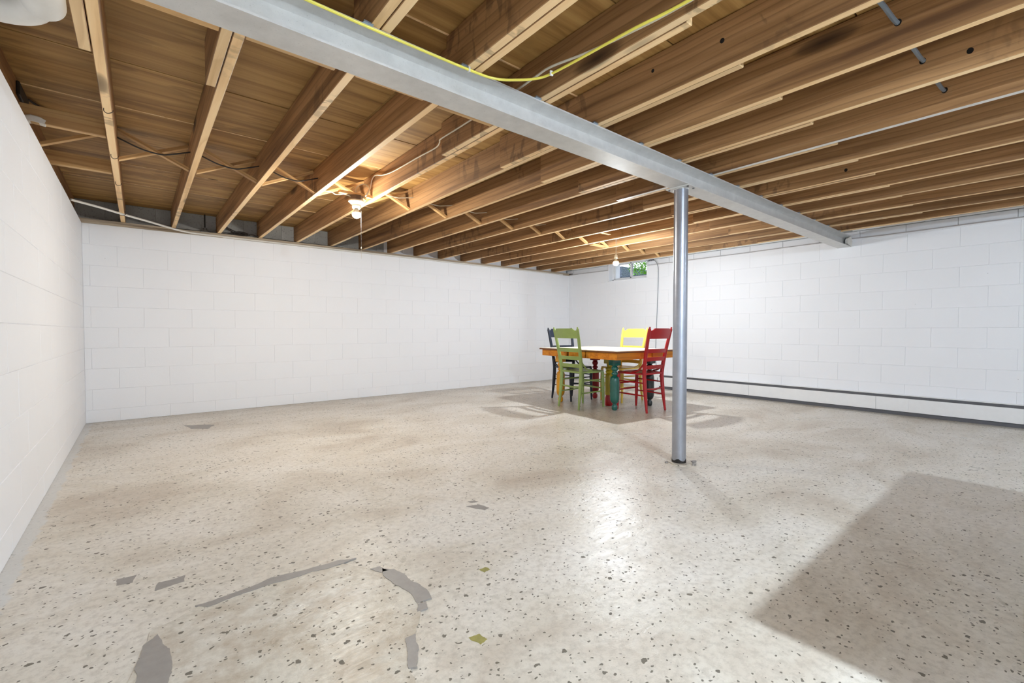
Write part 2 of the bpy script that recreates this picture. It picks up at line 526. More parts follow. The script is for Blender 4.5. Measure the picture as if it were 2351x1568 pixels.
# plain lower parts of side walls behind the camera come flush with the block faces
G().box(XL - 0.05, XL, YF, 1.6, 0, LEDGE).obj('wall_panel', M['wall'], wl)
G().box(XR, XR + 0.05, YF, -0.7, 0, LEDGE).obj('wall_panel', M['wall'], wr)

# recessed upper course (joists bear in front of it)
up_h = SUB - LEDGE
wub = struct(G().box(XL - T, XR + T, YB + 0.112, YB + T, LEDGE - 0.01, SUB + 0.03).obj('trim_1', M['raw']))
lay(wub, (XL - 0.08, YB + 0.105, 0), 0, 3.2, LEDGE + 0.001, [up_h], 0.16, mat=M['raw'])
lay(wub, (XL - 0.08 + 3.2, YB + 0.105, 0), 0, XR - XL - 3.1, LEDGE + 0.001, [up_h], 0.16 + 3.2, mat=M['wall'])
g = G()
g.box(XR + 0.057, XR + T, YF - T, WY0, LEDGE - 0.02, SUB + 0.03)
g.box(XR + 0.057, XR + T, WY1, YB + T, LEDGE - 0.02, SUB + 0.03)
g.box(XR + 0.057, XR + T, WY0, WY1, 2.10, SUB + 0.03)
wur = struct(g.obj('trim_2', M['raw']))  # backing greyed for dark joints and the shadow line under the conduit
lay(wur, (XR + 0.05, YB + 0.1, 0), -PI / 2, YB + 0.8, LEDGE + 0.012, [0.090], 0.245, hole=(YB + 0.1 - WY1, YB + 0.1 - WY0, 1.9, 2.2), gap=0.004)
g = G().box(XL - T, XL - 0.10, YF - T, YB + T, LEDGE - 0.03, SUB + 0.03)
wul = struct(g.obj('trim_3', M['raw']))

# sloped mortar cap on the right wall ledge
for (a, b) in ((-0.7, WY0), (WY1, YB)):
    n = int((b - a) / 0.35) + 1
    g = G()
    pts = [(XR, a + (b - a) * i / n, LEDGE + random.uniform(-0.003, 0.003)) for i in range(n + 1)]
    g.sweep(pts, [(-0.006, -0.012), (-0.006, 0.006), (0.010, 0.014), (0.03, 0.024), (0.06, 0.026), (0.06, -0.012)], (0, 0, 1))
    # sweep runs along +y: local right is +x
    struct(g.obj('trim_4' if a < 0 else 'trim_5', M['wall'], None))

# ------------------------------------------------------------------ ceiling: subfloor panels, joists, bridging
ceil = struct(G().box(XL - T, XR + T, YF - T, YB + T, SUB + 0.030, SUB + 0.08).obj('ceiling', M['ply']))
# panels 0.585 deep, tongue edges leave fine gaps
ys = []
y = 6.17 - 0.34
edges = [6.30, 5.84]
while edges[-1] > YF:
    edges.append(edges[-1] - 0.585)
xcuts = [-0.75, 1.10, 3.567, 6.033, 6.75]
for i in range(len(edges) - 1):
    cuts = xcuts if i % 2 == 0 else [-0.75, 0.287, 2.334, 4.79, 6.75]
    for a, b in zip(cuts[:-1], cuts[1:]):
        dz = random.uniform(0, 0.003)
        G().box(a + 0.001, b - 0.001, edges[i + 1] + 0.0035, edges[i] - 0.0035, SUB + dz, SUB + 0.028).obj('subfloor_panel', M['ply'], ceil)
# pale tongue strips inside the wider gaps
for yy in (3.50, 4.67, 5.255, 1.745):
    G().box(-0.46, XR, yy - 0.0042, yy + 0.0042, SUB - 0.0012, SUB + 0.004).obj('seam_spline', M['edgewood'], ceil)

XK = [-0.124 + 0.411 * k for k in range(15)] + [6.004]
JW = 0.038
ZN = [1.98, 1.9, 1.74, 1.78] + [2.47] * 12
far_mesh, near_mesh = {}, {}
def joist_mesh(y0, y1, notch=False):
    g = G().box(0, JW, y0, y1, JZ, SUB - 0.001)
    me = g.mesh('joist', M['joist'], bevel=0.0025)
    me.materials.append(M['edgewood'])          # pale edges and ends; bright floor bounce on undersides is painted in
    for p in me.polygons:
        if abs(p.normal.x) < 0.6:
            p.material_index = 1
    return me
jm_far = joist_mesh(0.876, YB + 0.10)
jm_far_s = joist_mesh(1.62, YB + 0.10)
NEAR_END = {0: 2.45, 1: 2.455, 2: 1.76, 3: 1.76, 4: 2.50, 5: 2.435, 6: 2.477, 7: 2.484}
for k, x in enumerate(XK):
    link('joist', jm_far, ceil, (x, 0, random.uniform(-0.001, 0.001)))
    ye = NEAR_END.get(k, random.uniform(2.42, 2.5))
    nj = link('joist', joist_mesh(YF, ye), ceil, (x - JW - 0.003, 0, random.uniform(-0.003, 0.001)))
    if k == 8:
        nj.data.materials[1] = M['pvc']; nj['label'] = 'joist with white painted lower edge'
# joist against the left wall ledge
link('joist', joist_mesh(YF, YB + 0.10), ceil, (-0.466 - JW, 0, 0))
link('joist', joist_mesh(YF, YB + 0.10), ceil, (XR + 0.045, 0, 0.16 + 0.0)) if False else None

# short filler pieces above the steel beam, between the joists, on its far side
xs = [(-0.466, -0.165), (-0.086, 0.246), (0.325, 0.657), (0.736, 1.068), (1.147, 1.479)]
ends = [2.0, 1.995, 1.985, 1.975, 1.99]
for (a, b), e in zip(xs, ends):
    G().box(a + 0.002, b - 0.002, 1.90, e, JZ + 0.001, SUB - 0.002).obj('blocking', M['lumberx'], ceil, bevel=0.002)
# blocking boards at the left wall
G().box(-0.464, -0.128, 3.47, 3.51, JZ + 0.004, JZ + 0.092).obj('blocking', M['lumberx'], ceil, rot=None, bevel=0.002)
G().box(-0.464, -0.128, 4.25, 4.29, JZ + 0.004, JZ + 0.092).obj('blocking', M['lumberx'], ceil, bevel=0.002)
bl = G().sweep([(-0.445, 3.488, JZ + 0.015), (-0.42, 3.488, JZ + 0.022), (-0.39, 3.488, JZ + 0.020), (-0.365, 3.49, JZ + 0.012)],
               [(-0.023, -0.016), (0.023, -0.016), (0.024, 0.012), (0.0, 0.03), (-0.024, 0.012)], (0, 0, 1), [0.95, 1.05, 1.0, 0.8])
tag(bl.obj('plaster_blob', M['plaster'], smooth=True), 'white plaster blob stuck on short blocking board at the left wall', 'plaster')

# cross bridging
def brace(x0, z0, x1, z1, y):
    d = Vector((x1 - x0, 0, z1 - z0)); L = d.length
    g = G().box(0, L, -0.019, 0.019, -0.009, 0.009)
    o = g.obj('bridging_brace', M['lumberx'], ceil, (x0, y, z0), (0, -math.atan2(d.z, d.x), 0))
    return o
for k in range(15):
    a = XK[k] + JW + 0.001; b = XK[k + 1] - 0.001
    yc = 3.88 + random.uniform(-0.02, 0.02)
    brace(a, SUB - 0.016, b, JZ + 0.012, yc - 0.022)
    brace(a, JZ + 0.012, b, SUB - 0.016, yc + 0.022)
brace(-0.464, JZ + 0.012, -0.128, SUB - 0.02, 3.93)

# bored holes and big knots on joist sides
def bore(x, y, z, r=0.012, name='bore_hole'):
    g = G().sweep([(0.0006, 0, 0), (-0.0004, 0, 0)], [(r * math.cos(i * PI / 6) * 0.85, r * math.sin(i * PI / 6)) for i in range(12)], (0, 0, 1))
    g.obj(name, M['hole'], ceil, (x, y, z))
NX = lambda k: XK[k] - JW - 0.0032
for k, y, z, r in ((5, 0.93, 2.11, 0.011), (5, 1.26, 2.13, 0.009), (7, 0.28, 2.08, 0.013), (10, 1.03, 2.06, 0.012),
                   (6, 0.44, 2.105, 0.014), (7, 0.43, 2.105, 0.014), (8, 0.41, 2.105, 0.014)):
    bore(NX(k), y, z, r)

# sill plate on the back wall ledge
sp = G().box(XL - 0.05, XR + 0.05, YB - 0.001, YB + 0.10, LEDGE, JZ - 0.002).obj('sill_plate', M['sill'], wb, bevel=0.002)

# ------------------------------------------------------------------ steel beam and post
BZ0, BZ1 = 1.877, 2.001
BY0, BY1 = 1.605, 1.735
bt = thing('steel_beam', 'long grey painted steel beam running under the joists into the right wall', 'beam', (0, 0, 0))
yc = (BY0 + BY1) / 2
prof = [(BY0, BZ0), (BY1, BZ0), (BY1, BZ0 + 0.008), (yc + 0.022, BZ0 + 0.014), (yc + 0.005, BZ0 + 0.030),
        (yc + 0.004, BZ1 - 0.030), (yc + 0.022, BZ1 - 0.014), (BY1, BZ1 - 0.008), (BY1, BZ1), (BY0, BZ1), (BY0, BZ1 - 0.008),
        (yc - 0.022, BZ1 - 0.014), (yc - 0.005, BZ1 - 0.030), (yc - 0.004, BZ0 + 0.030), (yc - 0.022, BZ0 + 0.014), (BY0, BZ0 + 0.008)]
g = G()
for X in (XL - 0.05, XR + 0.03):
    g.v += [(X, y, z) for y, z in prof]
n = len(prof)
g.f = [tuple(range(n)), tuple(range(2 * n - 1, n - 1, -1))] + [(i, (i + 1) % n, n + (i + 1) % n, n + i) for i in range(n)]
g.obj('beam_section', M['beam'], bt, smooth=True)
for k in range(1, 16):
    x = XK[k] - 0.045
    G().box(x - 0.022, x + 0.014, BY0 - 0.012, BY0 + 0.03, BZ1 - 0.001, BZ1 + 0.005).obj('joist_clip', M['galv'], bt)
# mortar packed round the beam end
mo = G().sweep([(6.30, yc - 0.043, 1.935), (6.34, yc - 0.045, 1.936), (6.395, yc - 0.05, 1.94)],
               [(-0.02, -0.045), (0.018, -0.05), (0.022, 0.0), (0.012, 0.05), (-0.016, 0.046), (-0.024, 0.0)], (0, 0, 1), [0.55, 0.9, 1.25])
tag(mo.obj('mortar_packing', M['plaster'], smooth=True), 'lump of white mortar in the beam end at the right wall', 'mortar')

PX, PY = 2.864, 1.681
pt = thing('steel_post', 'round galvanised steel post standing on the floor under the steel beam', 'post', (PX, PY, 0))
R0 = 0.0462
G().lathe([(R0, 0.02), (R0, 1.868)], 40).obj('pole', M['post'], pt, smooth=True)
g = G().lathe([(R0 + 0.0012, 0.0), (R0 + 0.0014, 0.018), (R0 + 0.0008, 0.03)], 40)
for i in range(40):
    x, y, z = g.v[80 + i]
    g.v[80 + i] = (x, y, 0.024 + 0.009 * math.sin(i * 0.63) + random.uniform(0, 0.004))
g.obj('rust_band', M['rust'], pt, smooth=True)
g = G().prism([(-0.052, -0.085), (0.052, -0.085), (0.052, 0.085), (-0.052, 0.085)], 1.868, 1.8765)
pl = g.obj('top_plate', M['beam'], pt, rot=(0, 0, math.radians(2)), bevel=0.0015)
g = G().tube([(R0 * 1.02 * math.cos(a * PI / 12), R0 * 1.02 * math.sin(a * PI / 12), 1.864 + 0.0015 * math.sin(a * 2.1)) for a in range(25)], 0.004, 6)
g.obj('weld_bead', M['beam'], pt, smooth=True)
for sx, sy in ((-0.036, -0.068), (0.036, -0.068), (-0.036, 0.068), (0.036, 0.068)):
    G().lathe([(0.007, 0), (0.007, 0.006)], 6).obj('bolt', M['chrome'], pt, (sx, sy, 1.861))
# broken mortar ring at the foot
rg = []
for i in range(28):
    a = 2 * PI * i / 28
    rr = 0.074 + random.uniform(-0.012, 0.02) + 0.02 * max(0, math.cos(a - 0.4))
    rg.append((rr * math.cos(a), rr * math.sin(a)))
G().prism(rg, -0.002, 0.006).obj('mortar_collar', M['patch'], pt, bevel=0.002)
for (dx, dy, w) in ((0.085, -0.062, 0.026), (-0.072, 0.05, 0.016), (0.02, -0.10, 0.02)):
    G().prism([(dx + w * math.cos(a) * random.uniform(.7, 1.2), dy + w * 0.6 * math.sin(a) * random.uniform(.7, 1.2)) for a in [i * PI / 4 for i in range(8)]],
              -0.002, 0.011).obj('mortar_crumb', M['greypatch'], pt, bevel=0.002)

# ------------------------------------------------------------------ baseboard heater along right wall
ht = thing('baseboard_heater', 'long low white baseboard heater along the right wall with dark slot', 'heater', (0, 0, 0))
HX = 6.318
y0, y1 = YF + 0.15, 4.06
nseg = 5
for i in range(nseg):
    a = y1 - (y1 - y0) * i / nseg; b = y1 - (y1 - y0) * (i + 1) / nseg
    g = G()
    g.box(HX, HX + 0.0025, b + 0.001, a - 0.001, 0.040, 0.178)
    g.box(HX, HX + 0.012, b + 0.001, a - 0.001, 0.178, 0.1815)
    g.obj('front_panel', M['white'], ht, bevel=0.0008)
G().box(HX + 0.006, XR - 0.003, y0, y1, 0.211, 0.2145).obj('hood', M['white'], ht)
G().box(HX + 0.004, HX + 0.008, y0, y1, 0.211, 0.2155).obj('hood_lip', M['white'], ht)
G().box(HX + 0.009, XR - 0.002, y0, y1, 0.035, 0.210).obj('fin_core', M['dark'], ht)
G().box(HX + 0.004, XR - 0.002, y0, y1, 0.0, 0.034).obj('kick_base', M['dark'], ht)
G().box(HX - 0.002, XR - 0.001, y1, y1 + 0.10, 0.0, 0.217).obj('end_cap', M['white'], ht, bevel=0.002)
G().box(HX - 0.0035, HX - 0.0018, y1 + 0.022, y1 + 0.030, 0.10, 0.17).obj('cap_slot', M['dark'], ht)
G().box(HX - 0.003, HX - 0.0015, -0.12, -0.09, 0.05, 0.182).obj('joint_cover', M['white'], ht)
G().box(HX - 0.003, HX + 0.0, 1.06, 1.14, 0.05, 0.183).obj('joint_cover', M['white'], ht)

# ------------------------------------------------------------------ window
wn = struct(link('window_1', None, None, (0, 0, 0)))
g = G()   # painted reveal lining
g.box(XR - 0.012, XR + 0.30, WY1 - 0.018, WY1, WZ0, 2.12)
g.box(XR - 0.004, XR + 0.30, WY0, WY0 + 0.012, WZ0, 2.12)
g.box(XR - 0.012, XR + 0.30, WY0, WY1, WZ0, WZ0 + 0.014)
g.obj('window_reveal', M['wall'], wn, bevel=0.002)
FX = XR + 0.09
a, b, z0, z1 = WY0 + 0.012, WY1 - 0.018, WZ0 + 0.014, 2.10
g = G()
g.box(FX, FX + 0.05, a, b, z0, z0 + 0.028)
g.box(FX, FX + 0.05, a, b, z1 - 0.028, z1)
g.box(FX, FX + 0.05, a, a + 0.026, z0, z1)
g.box(FX, FX + 0.05, b - 0.026, b, z0, z1)
g.obj('window_frame', M['vinyl'], wn, bevel=0.002)
mid = (a + b) / 2 - 0.01
def sash(ya, yb, x):
    g = G(); w = 0.024
    g.box(x, x + 0.02, ya, yb, z0 + 0.026, z0 + 0.026 + w)
    g.box(x, x + 0.02, ya, yb, z1 - 0.026 - w, z1 - 0.026)
    g.box(x, x + 0.02, ya, ya + w, z0 + 0.026, z1 - 0.026)
    g.box(x, x + 0.02, yb - w, yb, z0 + 0.026, z1 - 0.026)
    s = g.obj('sash', M['vinyl'], wn, bevel=0.0015)
    G().box(x + 0.008, x + 0.012, ya + w - 0.003, yb - w + 0.003, z0 + 0.045, z1 - 0.045).obj('pane', M['glass'], s)
sash(a + 0.02, mid + 0.018, FX + 0.004)
sash(mid - 0.014, b - 0.02, FX + 0.026)
# outside: gravel bed, a post and shrubbery
gb = G().box(XR + T, 12.5, 1.0, 12.0, 1.2, 1.74)
struct(gb.obj('ground_outside', M['gravel']))
g = G()
for i in range(260):
    x = random.uniform(6.75, 7.2); y = random.uniform(3.8, 6.3); r = random.uniform(0.02, 0.05)
    g.lathe([(r * .7, 1.735), (r, 1.74 + r * .3), (r * .6, 1.74 + r * .75)], 6, (x, y))
st = g.obj('gravel', M['gravel']); st['kind'] = 'stuff'
tag(st, 'blue grey gravel on the ground outside the window', 'gravel')
tag(G().box(7.21, 7.26, 5.58, 5.63, 1.739, 2.7).obj('fence_post', M['weathered'], bevel=0.004), 'weathered tan post outside left pane of the window', 'post')
ww = G()
for i in range(24):
    y = 3.9 + i * 0.1
    ww.box(7.28 + (0.02 if i % 2 else 0), 7.34, y, y + 0.1, 1.70, 1.955)
tag(ww.obj('window_well', M['gravel']), 'blue grey ribbed window well wall outside the window', 'wall')
gb2 = G().prism([(9.4, 7.12), (11.0, 7.12), (11.0, 10.0), (9.4, 10.0)], 1.74, 2.52)
tag(gb2.obj('gravel_bank', M['gravel']), 'pale blue grey bank outside the left pane of the window', 'bank')
def bush(name, cx, cy, cz, rx, ry, rz, n, label):
    root = thing(name, label, 'shrub', (cx, cy, 1.74))
    g = G().tube([(0, 0, -0.01), (0.02, 0.01, 0.2), (0.0, 0.03, cz - 1.74)], [0.02, 0.015, 0.01], 6)
    g.obj('stem', M['weathered'], root)
    g = G()
    for i in range(n):
        a = random.uniform(0, 2 * PI); c = random.uniform(-1, 1); rr = random.uniform(.6, 1)
        s_ = math.sqrt(1 - c * c)
        p = Vector((rx * rr * s_ * math.cos(a), ry * rr * s_ * math.sin(a), cz - 1.74 + rz * rr * c))
        d = Vector((random.uniform(-1, 1), random.uniform(-1, 1), random.uniform(-.6, 1))).normalized()
        e = d.cross(Vector((0.3, 0.5, 0.8))).normalized()
        L = random.uniform(0.04, 0.075); w = L * 0.32
        b_ = len(g.v)
        g.v += [tuple(p), tuple(p + d * L * .5 + e * w), tuple(p + d * L), tuple(p + d * L * .5 - e * w)]
        g.f.append((b_, b_ + 1, b_ + 2, b_ + 3))
    lf = g.obj('foliage', M['leaf'], root); lf['kind'] = 'stuff'
bush('leafy_shrub', 9.6, 6.0, 2.5, 0.8, 0.92, 0.62, 2600, 'bright green leafy shrub outside the right pane of the window')

# ------------------------------------------------------------------ lamps
def add_bulb(col, parent, ztop):
    """globe of a modern bulb: glowing dome below an opaque white collar"""
    o = link('bulb', G().lathe([(0.004, -0.079), (0.016, -0.076), (0.027, -0.067), (0.033, -0.054), (0.0335, -0.044), (0.030, -0.038)], 24)
             .mesh('bulb', bulbmat('lamp glow', *col), True), parent, (0, 0, ztop))
    G().lathe([(0.0305, -0.039), (0.030, -0.036), (0.024, -0.022), (0.015, -0.008), (0.013, 0.0)], 24).obj('bulb_collar', M['porcelain'], o, smooth=True)

# lamp 1: metal box with porcelain holder on the joist
L1 = (1.392, 3.705)
l1 = thing('ceiling_lamp', 'bare warm bulb in porcelain holder with pull chain under brown box', 'lamp', (L1[0], L1[1], 0))
oc = [(0.052 * math.cos(PI / 8 + i * PI / 4), 0.052 * math.sin(PI / 8 + i * PI / 4)) for i in range(8)]
G().prism(oc, 1.968, 2.008).obj('junction_box', M['boxmetal'], l1, bevel=0.002)
G().lathe([(0.030, 1.905), (0.034, 1.915), (0.036, 1.935), (0.055, 1.952), (0.062, 1.958), (0.062, 1.968)], 28).obj('lampholder', M['porcelain'], l1, smooth=True)
add_bulb(BULB_WARM, l1, 1.906)
ch = G()
for i in range(44):
    z = 1.93 - i * 0.0075 - 0.005
    ch.lathe([(0.0006, z - 0.003), (0.0021, z - 0.0015), (0.0021, z + 0.0015), (0.0006, z + 0.003)], 6, (0.034, -0.012))
pc = ch.obj('pull_chain', M['chrome'], l1)
G().lathe([(0.002, 0), (0.0045, 0.004), (0.0035, 0.014), (0.001, 0.02)], 8, (0.034, -0.012)).obj('chain_knob', M['porcelain'], pc, (0, 0, 1.578))
G().box(-0.14, 0.128, -0.02, 0.02, 2.009, 2.030).obj('mounting_board', M['lumberx'], l1)
tag(G().tube([(L1[0] + 0.034, L1[1] - 0.012, 1.58), (L1[0] + 0.036, L1[1] - 0.012, 1.54), (L1[0] + 0.035, L1[1] - 0.01, 1.50)], 0.0012, 5)
    .obj('pull_string', M['whitecable']), 'thin string tied to the pull chain of the near lamp', 'string')

# lamp 2: bulb hanging from a short cord over the table
L2 = (4.482, 3.482)
l2 = thing('hanging_lamp', 'bare cool white bulb hanging from a short cord near the window', 'lamp', (L2[0], L2[1], 0))
add_bulb(BULB_COOL, l2, 1.776)
G().lathe([(0.014, 1.772), (0.019, 1.778), (0.019, 1.815), (0.012, 1.828), (0.005, 1.832)], 20).obj('socket', M['porcelain'], l2, smooth=True)
G().tube([(0, 0, 1.83), (0.002, 0, 1.9), (0, 0, 2.02)], 0.0035, 6).obj('cord', M['whitecable'], l2)
G().prism([(x * 0.8, y * 0.8) for x, y in oc], 2.02, 2.05).obj('junction_box', M['galv'], l2)
G().box(XK[11] - JW - 0.0 - L2[0] - 0.33, XK[11] - JW - L2[0], -0.02, 0.02, 2.051, 2.07).obj('mounting_board', M['lumberx'], l2)

# behind the camera: rear bulb with added reflector, and added fill lights
def rear_lamp(x, y, label, col):
    r = thing('ceiling_lamp', label, 'lamp', (x, y, 0))
    G().prism(oc, 1.968, 2.008).obj('junction_box', M['boxmetal'], r, bevel=0.002)
    G().lathe([(0.030, 1.905), (0.036, 1.935), (0.062, 1.958), (0.062, 1.968)], 24).obj('lampholder', M['porcelain'], r, smooth=True)
    add_bulb(col, r, 1.906)
    G().lathe([(0.20, 1.868), (0.20, 1.871), (0.034, 1.905), (0.030, 1.905)], 32).obj('reflector', M['white'], r, smooth=True)  # unseen disc added to send the light down for more floor bounce
    G().box(-0.14, 0.128, -0.02, 0.02, 2.009, 2.030).obj('mounting_board', M['lumberx'], r)
rear_lamp(1.39, -0.90, 'bulb under added flat white reflector behind the camera near the work table', BULB_REAR)
def fill_light(x, y, label):  # added fixture, gives soft even fill on the walls
    r = thing('fill_light', label, 'lamp', (x, y, 0))
    G().box(-0.62, 0.62, -0.13, 0.13, 1.955, 1.995).obj('housing', M['white'], r, bevel=0.003)
    m = bulbmat('fill glow', *FILL)
    for yy in (-0.06, 0.06):
        G().tube([(-0.59, yy, 1.938), (0.59, yy, 1.938)], 0.013, 10).obj('tube', m, r, smooth=True)
    for xx in (-0.615, 0.60):
        G().box(xx, xx + 0.015, -0.12, 0.12, 1.92, 1.956).obj('end_plate', M['white'], r)
fill_light(0.6, -2.1, 'added twin tube fill light under joists near the left rear of the basement')
fill_light(4.7, -1.9, 'added twin tube fill light under joists near the right rear of the basement')

# ------------------------------------------------------------------ dining table
def leg_prof():
    return [(0.014, 0.0), (0.026, 0.004), (0.033, 0.02), (0.034, 0.045), (0.030, 0.060), (0.022, 0.066), (0.021, 0.076),
            (0.030, 0.082), (0.044, 0.100), (0.052, 0.125), (0.0535, 0.160), (0.0535, 0.335), (0.052, 0.360), (0.046, 0.378),
            (0.034, 0.388), (0.024, 0.396), (0.027, 0.404), (0.036, 0.410), (0.038, 0.420), (0.034, 0.430), (0.026, 0.436),
            (0.024, 0.446), (0.034, 0.458), (0.040, 0.475), (0.036, 0.492), (0.026, 0.502), (0.030, 0.508)]
TH = 0.6875
tb = thing('dining_table', 'cream topped extension table with amber apron and turned legs painted different colours', 'table', (4.495, 3.653, 0), math.radians(-4.8))
tw, tl = 1.03, 1.34
def L(wx, wy):
    c, s = math.cos(math.radians(4.8)), math.sin(math.radians(4.8))
    dx, dy = wx - 4.495, wy - 3.653
    return (c * dx - s * dy, s * dx + c * dy)
cuts = [-tl / 2, -0.16, 0.16, tl / 2]
for a, b in zip(cuts[:-1], cuts[1:]):
    G().box(-tw / 2 + 0.005, tw / 2 - 0.005, a + 0.001 + (0.005 if a == cuts[0] else 0), b - 0.001 - (0.005 if b == cuts[-1] else 0), TH - 0.004, TH).obj('tabletop', M['top'], tb)
    G().box(-tw / 2, tw / 2, a + 0.001, b - 0.001, TH - 0.022, TH - 0.004).obj('top_board', M['edge'], tb, bevel=0.003)
ai = 0.028
zt, zb = TH - 0.0225, 0.589
for sx in (-1, 1):
    x = sx * (tw / 2 - ai)
    for (a, b, ins) in ((-tl / 2 + ai, -0.17, 0), (-0.15, 0.13, 0), (0.17, tl / 2 - ai, 0)):
        G().box(min(x, x - sx * 0.02), max(x, x - sx * 0.02), a, b, zb, zt).obj('apron', M['apron'], tb, bevel=0.0015)
    G().box(min(x - sx * 0.022, x - sx * 0.04), max(x - sx * 0.022, x - sx * 0.04), -0.5, 0.5, zb + 0.004, zt).obj('slide_rail', M['edge'], tb)
for sy in (-1, 1):
    y = sy * (tl / 2 - ai)
    for (a, b, dep) in ((-tw / 2 + ai, -tw / 2 + 0.40, 0), (-tw / 2 + 0.405, 0.10, 0.01), (0.105, tw / 2 - ai, 0)):
        yy = y - sy * dep
        G().box(a + 0.001, b - 0.001, min(yy, yy - sy * 0.02), max(yy, yy - sy * 0.02), zb, zt).obj('apron', M['apron'], tb, bevel=0.0015)
for (wx, wy, m, lab) in ((4.151, 4.086, 'legyel', 'amber yellow turned leg'), (4.183, 3.258, 'legteal', 'teal green turned leg'),
                         (4.738, 4.017, 'legred', 'crimson turned leg'), (4.765, 3.190, 'legblk', 'black turned leg')):
    x, y = L(wx, wy)
    g = G().lathe(leg_prof(), 24, (x, y))
    g.prism([(x - 0.047, y - 0.047), (x + 0.047, y - 0.047), (x + 0.047, y + 0.047), (x - 0.047, y + 0.047)], 0.515, 0.6)
    g.lathe([(0.030, 0.507), (0.045, 0.516)], 24, (x, y))
    o = g.obj('leg', M[m], tb, smooth=True); o['label'] = lab
x, y = L(4.41, 3.515)
g = G().lathe([(0.050, 0.130), (0.050, 0.34), (0.046, 0.375), (0.036, 0.39), (0.044, 0.40), (0.046, 0.415), (0.036, 0.43), (0.046, 0.44), (0.046, 0.455), (0.03, 0.47), (0.034, 0.51)], 24, (x, y))
g.prism([(x - 0.047, y - 0.047), (x + 0.047, y - 0.047), (x + 0.047, y + 0.047), (x - 0.047, y + 0.047)], 0.51, 0.645)
o = g.obj('leg', M['legol'], tb, smooth=True); o['label'] = 'mustard yellow centre leg with red foot'
f_ = G().lathe([(0.046, 0.0), (0.050, 0.01), (0.050, 0.09), (0.040, 0.128), (0.048, 0.1305)], 24, (x, y)).obj('foot', M['redp'], o, smooth=True)
f_['label'] = 'red painted foot'

